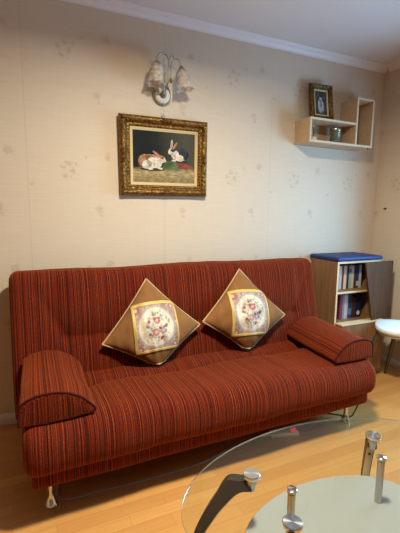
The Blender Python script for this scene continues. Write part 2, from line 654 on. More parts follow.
def loft(bm, prof, stations, rend, place, disp=None, by_arc=False):
    """sweep a closed 2-D profile along stations, rounding both ends (radius rend)"""
    n = len(prof)
    area2 = sum(prof[i][0] * prof[(i + 1) % n][1] - prof[(i + 1) % n][0] * prof[i][1] for i in range(n))
    sg = 1 if area2 > 0 else -1
    nrm = []
    for i in range(n):
        tx, ty = prof[(i + 1) % n][0] - prof[i - 1][0], prof[(i + 1) % n][1] - prof[i - 1][1]
        l = math.hypot(tx, ty) or 1
        nrm.append((sg * ty / l, -sg * tx / l))
    s0, s1 = stations[0], stations[-1]
    arc = [0.0]
    for i in range(n):
        arc.append(arc[-1] + math.hypot(prof[(i + 1) % n][0] - prof[i][0], prof[(i + 1) % n][1] - prof[i][1]))
    uvl = bm.loops.layers.uv.verify()
    rings = []
    for s in stations:
        t = min(abs(s - s0), abs(s1 - s))
        ins = 0 if t >= rend or rend <= 0 else rend - math.sqrt(max(0, rend ** 2 - (rend - t) ** 2))
        ring = []
        for (a, b), (na, nb) in zip(prof, nrm):
            d = -ins
            if disp:
                d += disp(s, a, b, na, nb)
            ring.append(bm.verts.new(place(a + na * d, b + nb * d, s)))
        rings.append(ring)
    for q in range(len(rings) - 1):
        A, B = rings[q], rings[q + 1]
        for k in range(n):
            f = bm.faces.new((A[k], A[(k + 1) % n], B[(k + 1) % n], B[k]))
            ss = (stations[q], stations[q], stations[q + 1], stations[q + 1])
            aa = (arc[k], arc[k + 1], arc[k + 1], arc[k])
            for l, sv, av in zip(f.loops, ss, aa):
                l[uvl].uv = (av + 3.0, sv) if by_arc else (sv + 3.0, av)
    for rg in (rings[0], rings[-1]):
        f = bm.faces.new(rg)
        for l, (a, b) in zip(f.loops, prof):
            l[uvl].uv = (a + 3.0, b)
    return rings


def stations(a, b, n, rend, k=6):
    L = b - a
    out = [a + rend * (1 - math.cos(PI / 2 * i / k)) for i in range(k)]
    m = n
    out += [a + rend + (L - 2 * rend) * i / m for i in range(m + 1)]
    out += [b - rend * (1 - math.cos(PI / 2 * i / k)) for i in range(k - 1, -1, -1)]
    return out


# ------------------------------------------------------------------ room shell
T = 0.12
struct('floor', box_bm(XL - T, XR + T, YF - T, YB + T, -0.1, 0.0), M['floor'])
struct('ceiling', box_bm(XL - T, XR + T, YF - T, YB + T, CEIL, CEIL + 0.1), M['ceiling'])
struct('wall_back', box_bm(XL - T, XR + T, YB, YB + T, 0, CEIL), M['wall_back'])
struct('wall_left', box_bm(XL - T, XL, YF - T, YB, 0, CEIL), M['brown_wall'])
struct('wall_front', box_bm(XL, XR, YF - T, YF, 0, CEIL), M['brown_wall'])
bm = bmesh.new()
box(bm, XR, XR + T, YF - T, WIN[0], 0, CEIL)
box(bm, XR, XR + T, WIN[1], YB, 0, CEIL)
box(bm, XR, XR + T, WIN[0], WIN[1], 0, WIN[2])
box(bm, XR, XR + T, WIN[0], WIN[1], WIN[3], CEIL)
struct('wall_right', bm, M['wall_side'])
bm = bmesh.new()
fwid = 0.05
for a, b, c, d in ((WIN[0], WIN[0] + fwid, WIN[2], WIN[3]), (WIN[1] - fwid, WIN[1], WIN[2], WIN[3]), (WIN[0] + fwid, WIN[1] - fwid, WIN[2], WIN[2] + fwid),
                   (WIN[0] + fwid, WIN[1] - fwid, WIN[3] - fwid, WIN[3]), (-1.10, -1.06, WIN[2] + fwid, WIN[3] - fwid)):
    box(bm, XR + 0.03, XR + 0.09, a, b, c, d)
w = struct('window_1', bm, M['white_trim'])
struct('window_pane', box_bm(XR + 0.058, XR + 0.064, WIN[0] + fwid, WIN[1] - fwid, WIN[2] + fwid, WIN[3] - fwid), M['pane'], w)


def molding(name, prof, axis, a, b, pos, sgn, mat):
    """prof [(out, z)] extruded along a wall; out = distance from the wall"""
    bm = bmesh.new()
    if axis == 'x':
        prism(bm, prof, lambda o, z, s: Vector((s, pos + sgn * o, z)), a, b)
    else:
        prism(bm, prof, lambda o, z, s: Vector((pos + sgn * o, s, z)), a, b)
    return struct(name, bm, mat)


cz = CEIL
crown = [(0, cz - 0.052), (0.006, cz - 0.052), (0.008, cz - 0.044), (0.013, cz - 0.040), (0.022, cz - 0.030), (0.027, cz - 0.019), (0.036, cz - 0.013),
         (0.040, cz - 0.007), (0.047, cz - 0.005), (0.047, cz), (0, cz)]
molding('trim_1', crown, 'x', XL, XR, YB, -1, M['white_trim'])
molding('trim_2', crown, 'y', YF, YB - 0.047, XR, -1, M['white_trim'])
molding('trim_3', crown, 'y', YF, YB - 0.047, XL, 1, M['white_trim'])
molding('trim_4', crown, 'x', XL + 0.047, XR - 0.047, YF, 1, M['white_trim'])
skirt = [(0, 0), (0.014, 0), (0.014, 0.045), (0.011, 0.050), (0.011, 0.058), (0.006, 0.066), (0.004, 0.072), (0, 0.072)]
molding('baseboard_back', skirt, 'x', XL, XR, YB, -1, M['white_trim'])
molding('baseboard_right', skirt, 'y', YF, YB - 0.014, XR, -1, M['white_trim'])
molding('baseboard_left', skirt, 'y', YF, YB - 0.014, XL, 1, M['white_trim'])
molding('baseboard_front', skirt, 'x', XL + 0.014, XR - 0.014, YF, 1, M['white_trim'])

# ------------------------------------------------------------------ sofa
SX, SY = -1.90, -0.50
sofa = thing('sofa_bed', 'red striped click-clack sofa with two arm cushions against the back wall', 'sofa', (SX, SY, 0))


def sg(v, c, w):
    return math.exp(-((v - c) / w) ** 2)


def smoothstep(a, b, v):
    t = max(0.0, min(1.0, (v - a) / (b - a)))
    return t * t * (3 - 2 * t)


def lump(x, y, z, amp, s=3.0):
    return amp * noise.noise(Vector((x * s, y * s, z * s)))


def place_x(a, b, s):                         # profile (y,z) along x
    return Vector((s - SX, a - SY, b))


def seg_dist(px, py, ax, ay, bx, by):
    vx, vy = bx - ax, by - ay
    t = max(0, min(1, ((px - ax) * vx + (py - ay) * vy) / (vx * vx + vy * vy)))
    return math.hypot(px - ax - t * vx, py - ay - t * vy), t


# seat mattress
seat_prof = resample(round_poly([(-0.958, 0.225), (-0.952, 0.452), (-0.22, 0.405), (-0.22, 0.225)], [0.10, 0.155, 0.05, 0.03], 12), 120)
SEAM_Y, SX0, SX1 = -0.50, -2.56, -1.18


def seat_disp(x, y, z, ny, nz):
    d = lump(x, y, z, 0.008, 2.6) + lump(x + 9, y, z, 0.004, 8)
    if nz > 0.3:
        inx = smoothstep(SX0 - 0.10, SX0 + 0.02, x) * smoothstep(SX1 + 0.10, SX1 - 0.02, x)
        wig = SEAM_Y + 0.012 * math.sin(x * 7)
        d -= inx * (0.020 * sg(y, wig, 0.014) + 0.020 * sg(y, wig, 0.07))
        # gathers that run forward from the seam, strongest near it
        g = noise.noise(Vector((x * 8.0, 3.1, 0)))
        d += inx * 0.018 * g * sg(y, wig - 0.09, 0.10)
        for ex, dx in ((SX0, -1), (SX1, 1)):
            q, t = seg_dist(x, y, ex, SEAM_Y, ex + dx * 0.22, SEAM_Y - 0.30)
            d -= 0.013 * (1 - t) * sg(q, 0, 0.028)
    if nz > -0.3:
        d -= 0.008 * (sg(x, -2.73, 0.16) + sg(x, -1.08, 0.16)) * smoothstep(-0.5, -0.75, y) * max(0, nz)
    # front bulge creases
    if ny < -0.5:
        d += 0.004 * noise.noise(Vector((x * 6, 1.7, z * 5)))
        d += 0.006 * sg(z, 0.34, 0.08)
    return d


bm = bmesh.new()
loft(bm, seat_prof, stations(-2.872, -0.955, 190, 0.05), 0.05, place_x, seat_disp)
mesh_obj('seat', bm, M['fabric'], sofa, angle=70)

# backrest
back_prof = resample(round_poly([(-0.36, 0.17), (-0.395, 0.31), (-0.240, 0.968), (-0.055, 0.968), (-0.18, 0.17)], [0.03, 0.05, 0.085, 0.085, 0.03], 12), 120)
BS0, BS1, BSZ = -2.65, -1.09, 0.612


def back_disp(x, y, z, ny, nz):
    d = lump(x + 4, y, z, 0.008, 2.4) + lump(x + 1, y, z, 0.003, 8)
    if ny < -0.3:
        inx = smoothstep(BS0 - 0.05, BS0 + 0.01, x) * smoothstep(BS1 + 0.05, BS1 - 0.01, x)
        wig = BSZ + 0.004 * math.sin(x * 6)
        d -= inx * (0.014 * sg(z, wig, 0.010) + 0.014 * sg(z, wig, 0.06))
        d += 0.012 * (sg(z, 0.80, 0.13) + 0.7 * sg(z, 0.48, 0.08)) * inx
        for ex, dx in ((BS0, -1), (BS1, 1)):
            q, t = seg_dist(x, z, ex, BSZ, ex + dx * 0.17, 0.92)
            d -= 0.014 * (1 - 0.8 * t) * sg(q, 0, 0.028)
    return d


bm = bmesh.new()
loft(bm, back_prof, stations(-2.922, -0.872, 190, 0.045), 0.045, place_x, back_disp)
mesh_obj('backrest', bm, M['fabric'], sofa, angle=70)

# upholstered base under the seat
bm = bmesh.new()
base_prof = resample(round_poly([(-0.892, 0.148), (-0.892, 0.27), (-0.26, 0.27), (-0.26, 0.15)], [0.012, 0.01, 0.01, 0.01], 4), 60)
loft(bm, base_prof, stations(-2.845, -0.955, 60, 0.015, 4), 0.015, place_x, lambda x, y, z, ny, nz: lump(x, y, z, 0.004, 5))
mesh_obj('base', bm, M['fabric'], sofa, angle=60)


def arm(name, outer, sgn, shear):
    """wedge cushion lying on the seat end: high on the outer side, thin towards the middle"""
    raw = [(0.0, 0.446), (0.002, 0.50), (0.010, 0.536), (0.05, 0.560), (0.11, 0.569), (0.18, 0.560), (0.24, 0.530), (0.283, 0.488), (0.297, 0.466),
           (0.285, 0.450), (0.20, 0.442), (0.10, 0.440)]
    prof = resample(raw, 90)
    y0, y1 = -0.895, -0.375

    def place(a, b, s):
        f = (s - y0) / (y1 - y0)
        zz = b + (0.006 * f if b > 0.47 else 0.0)
        return Vector((outer + sgn * a + shear * (1 - f) - SX, s - SY, zz))
    bm = bmesh.new()
    loft(bm, prof, stations(y0, y1, 40, 0.009, 4), 0.009, place,
         lambda s, a, b, na, nb: lump(outer + a, s, b, 0.006, 5) + (0.004 * sg(s, y0 + 0.12, 0.06) if nb > 0.5 else 0), by_arc=True)
    o = mesh_obj('arm_cushion', bm, M['fabric'], sofa, angle=75)
    pb = bmesh.new()
    path = [place(a, b, y0 + 0.004) + Vector((0, 0, 0.001)) for a, b in raw[0:10]]
    tube(pb, smooth_path(path, 6), 0.0048, 8)
    mesh_obj('piping', pb, M['fabric_dark'], o)
    return o


arm('arm_left', -2.880, 1, 0.0)
arm('arm_right', -0.905, -1, -0.045)


def sofa_leg(x, y):
    bm = bmesh.new()
    m = Matrix.Translation((x - SX, y - SY, 0))
    lathe(bm, [(0, 0), (0.030, 0), (0.031, 0.004), (0.028, 0.014), (0.018, 0.038), (0.0135, 0.052), (0.0125, 0.066), (0.0135, 0.155), (0, 0.155)], 24, m)
    mesh_obj('leg', bm, M['chrome'], sofa)


for lx in (-2.775, -1.035):
    for ly in (-0.80, -0.32):
        sofa_leg(lx, ly)


# ------------------------------------------------------------------ throw pillows
def pillow(label, A, B, C, D, seed):
    """A top, B right, C bottom, D left corner (world); square cushion standing on one corner"""
    A, B, C, D = map(Vector, (A, B, C, D))
    ctr = (A + B + C + D) / 4
    base = Vector((C.x, C.y, 0.42))
    root = thing('throw_pillow', label, 'pillow', ctr, 'tapestry pillows on the sofa')
    nrm = ((B - D).cross(A - C)).normalized()
    if nrm.y > 0:
        nrm = -nrm
    TH = 0.088

    def surf(u, v, side):
        # u: along D->A / C->B ; v: along D->C / A->B
        p = D * (1 - u) * (1 - v) + A * u * (1 - v) + C * (1 - u) * v + B * u * v
        a, b = 2 * u - 1, 2 * v - 1
        # edges pull in between the pointed corners
        pull = 0.045 * (1 - a * a) * (1 - b * b)
        edge = 0.05
        p = p + (ctr - p) * (edge * ((1 - a * a) * b ** 8 + (1 - b * b) * a ** 8))
        t = TH * (max(0, 1 - a * a) ** 0.55) * (max(0, 1 - b * b) ** 0.55)
        wr = 0.016 * noise.noise(Vector((u * 5 + seed, v * 5, seed))) * (1 - a * a) * (1 - b * b)
        wr += 0.014 * noise.noise(Vector(((u + v) * 9 + seed, (u - v) * 2.5, 2))) * (1 - a ** 4) * (1 - b ** 4)
        q = p + nrm * side * (t + wr * (1 if side > 0 else 0))
        # squashed where the lower corner sits on the seat
        low = C.z + 0.035
        if q.z < low:
            k = low - q.z
            q.z = low - k * 0.35
            q += nrm * side * k * 0.20
        return q - ctr
    N = 48
    bm = bmesh.new()
    grids = []
    for side in (1, -1):
        grids.append([[bm.verts.new(surf(i / N, j / N, side)) for j in range(N + 1)] for i in range(N + 1)])
    for g in grids:
        for i in range(N):
            for j in range(N):
                bm.faces.new((g[i][j], g[i + 1][j], g[i + 1][j + 1], g[i][j + 1]))
    bmesh.ops.remove_doubles(bm, verts=bm.verts, dist=1e-5)
    mesh_obj('cushion_body', bm, M['suede'], root, angle=80)

    # tapestry panel set square between the pillow's edge midpoints; local st in [0,1]
    def st_uv(s, t):
        # corners: top-left(0,1) on D-A, top-right on A-B, bottom-right on B-C, bottom-left on C-D
        k = 0.985
        cTL, cTR, cBR, cBL = (0.56, 0.0), (1.0, 0.47), (0.44, 1.0), (0.0, 0.55)
        x = cBL[0] * (1 - s) * (1 - t) + cBR[0] * s * (1 - t) + cTL[0] * (1 - s) * t + cTR[0] * s * t
        y = cBL[1] * (1 - s) * (1 - t) + cBR[1] * s * (1 - t) + cTL[1] * (1 - s) * t + cTR[1] * s * t
        return 0.5 + (x - 0.5) * k, 0.5 + (y - 0.5) * k

    def sheet(name, s0, s1, t0, t1, ns, nt, mat, off):
        bm = bmesh.new()
        uvl = bm.loops.layers.uv.new('UVMap')
        g = []
        uvs = {}
        for i in range(ns + 1):
            row = []
            for j in range(nt + 1):
                s, t = s0 + (s1 - s0) * i / ns, t0 + (t1 - t0) * j / nt
                u, v = st_uv(s, t)
                vt = bm.verts.new(surf(u, v, 1) + nrm * off)
                uvs[vt] = (s, t)
                row.append(vt)
            g.append(row)
        for i in range(ns):
            for j in range(nt):
                f = bm.faces.new((g[i][j], g[i + 1][j], g[i + 1][j + 1], g[i][j + 1]))
                for l in f.loops:
                    l[uvl].uv = uvs[l.vert]
        o = mesh_obj(name, bm, mat, root)
        sol = o.modifiers.new('thickness', 'SOLIDIFY')
        sol.thickness = 0.0015
        sol.offset = 0
        return o
    o = sheet('tapestry_panel', 0.02, 0.98, 0.02, 0.98, 40, 40, M['tapestry'], 0.0030)
    o['label'] = 'woven floral medallion panel'
    w_ = 0.065
    for nm, r in (('top', (0, 1, 1 - w_, 1)), ('left', (0, w_, 0, 1)), ('right', (1 - w_ * 0.6, 1, 0, 1)), ('bottom', (0, 1, 0, w_ * 0.9))):
        big = (40, 4) if nm in ('top', 'bottom') else (4, 40)
        sheet('ribbon_border', *r, *big, M['ribbon'], 0.0048)
    # cream cord round the seam
    path = []
    for k in range(N):
        path.append(surf(0, k / N, 1))
    for k in range(N):
        path.append(surf(k / N, 1, 1))
    for k in range(N):
        path.append(surf(1, 1 - k / N, 1))
    for k in range(N + 1):
        path.append(surf(1 - k / N, 0, 1))
    pb = bmesh.new()
    tube(pb, path, 0.0048, 8)
    mesh_obj('piping_cord', pb, M['cord'], root)
    return root


pillow('tan tapestry pillow on the sofa, nearer the left arm, below the rabbit painting',
       (-2.176, -0.265, 0.900), (-1.868, -0.385, 0.613), (-2.158, -0.455, 0.405), (-2.466, -0.385, 0.565), 1.3)
pillow('tan tapestry pillow on the sofa, nearer the right arm and the cabinet',
       (-1.528, -0.265, 0.926), (-1.225, -0.385, 0.610), (-1.548, -0.445, 0.408), (-1.850, -0.385, 0.628), 5.7)


# ------------------------------------------------------------------ pictures
def rect_frame(bm, W, H, prof, mi=0, nper=1, disp=None):
    """mitred frame in the local XZ plane, facing -Y. prof: [(inset from outer edge, out)] closed section; W,H outer size"""
    n = len(prof)
    corners = [(-1, -1), (1, -1), (1, 1), (-1, 1)]
    rings = []
    for c in range(4):
        (ax, az), (bx, bz) = corners[c], corners[(c + 1) % 4]
        for k in range(nper):
            t = k / nper
            ring = []
            for ins, out in prof:
                x = (ax * (1 - t) + bx * t) * (W / 2 - ins)
                z = (az * (1 - t) + bz * t) * (H / 2 - ins)
                o = out + (disp(x, z, ins, out, W, H) if disp else 0)
                ring.append(bm.verts.new((x, -o, z)))
            rings.append(ring)
    m = len(rings)
    for i in range(m):
        A, B = rings[i], rings[(i + 1) % m]
        for k in range(n):
            f = bm.faces.new((A[k], A[(k + 1) % n], B[(k + 1) % n], B[k]))
            f.material_index = mi


def ellipse_poly(cx, cz, rx, rz, rot=0, n=24, squash=None):
    out = []
    for k in range(n):
        a = 2 * PI * k / n
        x, z = rx * math.cos(a), rz * math.sin(a)
        if squash:
            x *= 1 + squash * math.sin(a)
        out.append((cx + x * math.cos(rot) - z * math.sin(rot), cz + x * math.sin(rot) + z * math.cos(rot)))
    return out


def painted(bm, poly, depth, mi):
    f = bm.faces.new([bm.verts.new((x, -depth, z)) for x, z in poly])
    f.material_index = mi


PW, PH = 0.600, 0.495
pic = thing('framed_painting', 'gilt-framed oil painting of two rabbits on the wall above the sofa', 'painting', (-1.970, -0.005, 1.408))
pic.rotation_euler = (R(2.0), R(-0.6), 0)
PZ0 = PH / 2


def orn(x, z, ins, out, W, H):
    """carved relief: beads along the edges, leafy swellings at corners and mid sides"""
    if out <= 0.004:
        return 0
    band = math.exp(-((ins - 0.026) / 0.016) ** 2)
    cx, cz = W / 2 - abs(x), H / 2 - abs(z)
    corner = math.exp(-(cx * cx + cz * cz) / 0.0075)
    mid = max(math.exp(-(x / 0.05) ** 2) * (cz < 0.06), math.exp(-(z / 0.05) ** 2) * (cx < 0.06))
    tlong = x if cz < cx else z
    leaf = 0.5 + 0.5 * math.sin(tlong * 210) * math.cos(ins * 230)
    bead = 0.0035 * math.sin(tlong * 330) * math.exp(-((ins - 0.058) / 0.006) ** 2)
    return band * (corner * (0.008 + 0.018 * leaf) + 0.7 * mid * (0.004 + 0.008 * leaf)) + bead + 0.003 * noise.noise(Vector((x * 60, z * 60, ins * 80))) * band


sect = [(0.0, 0.0), (0.0, 0.020), (0.004, 0.030), (0.010, 0.036), (0.016, 0.039), (0.022, 0.040), (0.028, 0.040), (0.034, 0.037), (0.040, 0.032), (0.045, 0.027),
        (0.050, 0.024), (0.054, 0.026), (0.058, 0.028), (0.062, 0.026), (0.066, 0.021), (0.069, 0.016), (0.069, 0.0)]
bm = bmesh.new()
rect_frame(bm, PW, PH, sect, 0, 90, orn)
for v in bm.verts:
    v.co.z += PZ0
mesh_obj('gilt_frame', bm, M['gold'], pic, angle=60)
bm = bmesh.new()
rect_frame(bm, PW - 0.134, PH - 0.134, [(0, 0), (0, 0.017), (0.004, 0.019), (0.018, 0.013), (0.020, 0.010), (0.020, 0.0)], 0, 1)
for v in bm.verts:
    v.co.z += PZ0
mesh_obj('cream_liner', bm, M['liner'], pic)

def ornament(cx_, cz_, angs, size):
    """a spray of raised leaf lobes, fanned from (cx_, cz_)"""
    bm = bmesh.new()
    for a, l in angs:
        a = R(a)
        m = Matrix.Translation((cx_ + math.cos(a) * l * size * 0.5, -0.041, cz_ + math.sin(a) * l * size * 0.5)) @ Matrix.Rotation(-a, 4, 'Y') @ Matrix.Diagonal((l * size * 0.55, 0.010, size * 0.17, 1))
        bmesh.ops.create_uvsphere(bm, u_segments=14, v_segments=8, radius=1, matrix=m)
    m = Matrix.Translation((cx_, -0.043, cz_)) @ Matrix.Diagonal((size * 0.26, 0.011, size * 0.26, 1))
    bmesh.ops.create_uvsphere(bm, u_segments=14, v_segments=8, radius=1, matrix=m)
    return bm


for sx in (-1, 1):
    for sz in (-1, 1):
        base_a = math.degrees(math.atan2(-sz, -sx))
        bm = ornament(sx * (PW / 2 - 0.022), PZ0 + sz * (PH / 2 - 0.022), [(base_a - 45, 1.5), (base_a + 45, 1.5), (base_a - 18, 0.9), (base_a + 18, 0.9), (base_a - 45, 0.9), (base_a + 45, 0.9)], 0.042)
        mesh_obj('corner_ornament', bm, M['gold'], pic)
for ox, oz, a0 in ((0, PH / 2 - 0.024, 0), (0, -PH / 2 + 0.024, 0), (PW / 2 - 0.024, 0, 90), (-PW / 2 + 0.024, 0, 90)):
    bm = ornament(ox, PZ0 + oz, [(a0, 1.4), (a0 + 180, 1.4), (a0 + 28, 0.7), (a0 + 152, 0.7), (a0 - 28, 0.7), (a0 - 152, 0.7)], 0.032)
    mesh_obj('side_ornament', bm, M['gold'], pic)

# canvas: dark barn, straw floor, two rabbits, cabbage and carrots (local x right, z up)
CW, CH = PW - 0.166, PH - 0.166


def paint(name, c1, c2, scale=40):
    t = NT(name)
    f = t.noise(t.coord(), scale=scale, detail=4, rough=0.65)
    return t.set(t.mix(t.sstep(f, 0.3, 0.7), lin(c1), lin(c2)), 0.5, 0, 0.35)


def canvas_ground():
    t = NT('painted_barn_interior')
    xyz = t.sep(t.coord())
    n = t.noise(t.coord(), scale=9, detail=3)
    wallc = t.mix(t.sstep(t.math('ADD', xyz[0], t.math('MULTIPLY', n, 0.12)), -0.05, 0.22), lin((22, 25, 26)), lin((74, 72, 60)))
    straw = t.noise(t.vscale(t.coord(), (20, 1, 70)), scale=1.4, detail=5, rough=0.7)
    strawc = t.ramp(straw, [(0.3, lin((96, 78, 50))), (0.5, lin((168, 144, 100))), (0.68, lin((214, 192, 142)))])
    k = t.sstep(t.math('ADD', xyz[2], t.math('MULTIPLY', n, 0.05)), PZ0 - 0.030, PZ0 - 0.075)
    low = t.sstep(xyz[2], PZ0 - 0.085, PZ0 - 0.15)
    c = t.mix(k, wallc, strawc)
    c = t.mix(t.math('MULTIPLY', low, 0.5), c, lin((96, 86, 60)))
    return t.set(c, 0.6, 0, 0.15)


PM = [canvas_ground(), paint('painted_white_fur', (168, 152, 132), (232, 222, 204), 45), paint('painted_ginger_fur', (126, 80, 46), (180, 130, 84), 45),
      paint('painted_black_fur', (26, 28, 34), (58, 60, 66), 60), paint('painted_pink_ear', (168, 92, 82), (206, 140, 124), 60),
      paint('painted_cabbage', (42, 58, 30), (104, 124, 74), 35), paint('painted_carrot', (104, 36, 28), (156, 72, 50), 40), paint('painted_eye', (12, 10, 10), (24, 18, 16)),
      paint('painted_shadow', (34, 30, 24), (58, 48, 34), 30)]
bm = bmesh.new()
painted(bm, [(-CW / 2, PZ0 - CH / 2), (CW / 2, PZ0 - CH / 2), (CW / 2, PZ0 + CH / 2), (-CW / 2, PZ0 + CH / 2)], 0.008, 0)


def px(cx_, cy_):
    """reading the painting: fractions across and down the canvas -> local x,z"""
    return ((cx_ - 0.5) * 0.93 * CW + 0.008, PZ0 + (0.52 - cy_) * 0.96 * CH)


def blob(fx, fy, rx, ry, rot, mi, lay, squash=None):
    x, z = px(fx, fy)
    painted(bm, ellipse_poly(x, z, rx * CW * 0.92, ry * CH * 0.94, R(rot), 26, squash), 0.008 + 0.00025 * lay, mi)


# cast patches of painted dark under the animals
blob(0.28, 0.76, 0.22, 0.035, 0, 8, 1)
blob(0.68, 0.58, 0.22, 0.04, 0, 8, 1)
# cabbage, carrots
blob(0.60, 0.665, 0.13, 0.095, 0, 5, 2)
blob(0.53, 0.70, 0.09, 0.06, 15, 5, 3)
blob(0.66, 0.71, 0.07, 0.05, -10, 5, 3)
blob(0.83, 0.665, 0.15, 0.022, -3, 6, 3)
blob(0.85, 0.70, 0.15, 0.022, 2, 6, 4)
blob(0.80, 0.635, 0.11, 0.018, -8, 6, 4)
# ginger-and-white rabbit, facing right
blob(0.23, 0.615, 0.175, 0.145, 10, 1, 5)
blob(0.145, 0.60, 0.110, 0.135, 20, 2, 6)
blob(0.245, 0.535, 0.10, 0.065, -14, 2, 6)
blob(0.185, 0.665, 0.085, 0.085, 10, 1, 7)
blob(0.29, 0.63, 0.11, 0.11, -10, 1, 7)
blob(0.36, 0.635, 0.075, 0.105, -10, 1, 8)
blob(0.425, 0.555, 0.072, 0.072, -20, 1, 9)
blob(0.425, 0.515, 0.045, 0.035, -20, 2, 10)
blob(0.475, 0.585, 0.032, 0.030, 0, 1, 11)
blob(0.335, 0.445, 0.019, 0.095, 58, 2, 9)
blob(0.33, 0.45, 0.010, 0.07, 58, 4, 10)
blob(0.365, 0.50, 0.019, 0.085, 74, 2, 11)
blob(0.365, 0.503, 0.010, 0.065, 74, 4, 12)
blob(0.447, 0.535, 0.010, 0.017, 0, 7, 12)
blob(0.40, 0.74, 0.045, 0.022, -8, 1, 10)
blob(0.24, 0.755, 0.045, 0.022, 0, 1, 10)
# black-and-white rabbit, facing left
blob(0.73, 0.45, 0.14, 0.125, -8, 1, 5)
blob(0.775, 0.405, 0.125, 0.115, -16, 3, 6)
blob(0.845, 0.46, 0.055, 0.085, -10, 3, 6)
blob(0.66, 0.45, 0.07, 0.10, 15, 1, 7)
blob(0.735, 0.50, 0.075, 0.055, 0, 1, 8)
blob(0.60, 0.385, 0.062, 0.072, 25, 1, 8)
blob(0.632, 0.345, 0.05, 0.045, 30, 3, 9)
blob(0.573, 0.405, 0.036, 0.038, 30, 1, 10)
blob(0.600, 0.245, 0.019, 0.10, -4, 1, 9)
blob(0.600, 0.25, 0.010, 0.08, -4, 4, 10)
blob(0.655, 0.27, 0.020, 0.09, -34, 2, 10)
blob(0.653, 0.273, 0.010, 0.07, -34, 4, 11)
blob(0.588, 0.365, 0.010, 0.015, 0, 7, 11)
blob(0.64, 0.565, 0.040, 0.020, 0, 1, 9)
blob(0.75, 0.56, 0.045, 0.020, 0, 1, 9)
o = mesh_obj('canvas', bm, PM, pic, smooth=False)
bm = bmesh.new()
box(bm, -PW / 2 + 0.01, PW / 2 - 0.01, -0.0015, 0.0, 0.01, PH - 0.01)
mesh_obj('backing_board', bm, M['cab_wood'], pic)

# small gilt photograph frame standing on the wall shelf
SMW, SMH = 0.205, 0.276
sm = thing('photo_frame', 'small gilt photo frame with a dark portrait standing on the wall shelf', 'photo frame', (-0.735, -0.085, 2.0015))
sm.rotation_euler = (R(-9), 0, R(-4))
bm = bmesh.new()
rect_frame(bm, SMW, SMH, [(0, 0), (0, 0.018), (0.006, 0.026), (0.014, 0.028), (0.022, 0.022), (0.028, 0.016), (0.033, 0.018), (0.037, 0.014), (0.037, 0)], 0, 50,
           lambda x, z, i, o_, W, H: 0.5 * orn(x, z, i, o_, W, H))
for v in bm.verts:
    v.co.z += SMH / 2
mesh_obj('gilt_frame', bm, M['gold_dark'], sm, angle=60)
bm = bmesh.new()
rect_frame(bm, SMW - 0.072, SMH - 0.072, [(0, 0), (0, 0.010), (0.003, 0.012), (0.013, 0.009), (0.013, 0)], 0, 1)
for v in bm.verts:
    v.co.z += SMH / 2
mesh_obj('cream_mount', bm, M['liner'], sm)
bm = bmesh.new()
hw, hh = (SMW - 0.096) / 2, (SMH - 0.096) / 2
painted(bm, [(-hw, SMH / 2 - hh), (hw, SMH / 2 - hh), (hw, SMH / 2 + hh), (-hw, SMH / 2 + hh)], 0.004, 0)
for cx_, cz_, rx, rz, mi, lay in ((0, -0.035, 0.026, 0.040, 1, 1), (0, 0.005, 0.022, 0.030, 2, 2), (0.0, 0.040, 0.012, 0.015, 3, 3), (0.0, 0.050, 0.013, 0.009, 4, 4),
                                 (-0.018, -0.005, 0.007, 0.022, 3, 4), (0.018, -0.012, 0.006, 0.022, 3, 4)):
    painted(bm, ellipse_poly(cx_, SMH / 2 + cz_, rx, rz), 0.004 + lay * 0.0003, mi)
mesh_obj('photograph', bm, [paint('photo_dark_ground', (38, 36, 44), (84, 78, 82), 30), paint('photo_pale_skirt', (120, 118, 128), (176, 172, 176), 60),
                            paint('photo_blue_grey_top', (84, 88, 108), (140, 142, 156), 60), paint('photo_skin', (186, 170, 160), (206, 190, 178)),
                            paint('photo_dark_hair', (40, 34, 34), (60, 50, 48))], sm, smooth=False)
bm = bmesh.new()
box(bm, -SMW / 2 + 0.006, SMW / 2 - 0.006, -0.001, 0.003, 0.005, SMH - 0.005)
mesh_obj('backing_board', bm, M['black_wood'], sm)
bm = bmesh.new()
prism(bm, [(0, 0.16), (0.0, 0.06), (0.035, 0.0045), (0.045, 0.0045)], lambda a, b, d: Vector((d, 0.003 + a, b)), -0.02, 0.02)
mesh_obj('strut', bm, M['black_wood'], sm)

# ------------------------------------------------------------------ wall lamp
SC0 = Vector((-1.983, -0.001, 2.047))
sco = thing('wall_lamp', 'unlit two-armed wall lamp with frosted tulip shades above the painting', 'wall lamp', SC0)


def L(x, y, z):
    return Vector((x, y, z)) - SC0


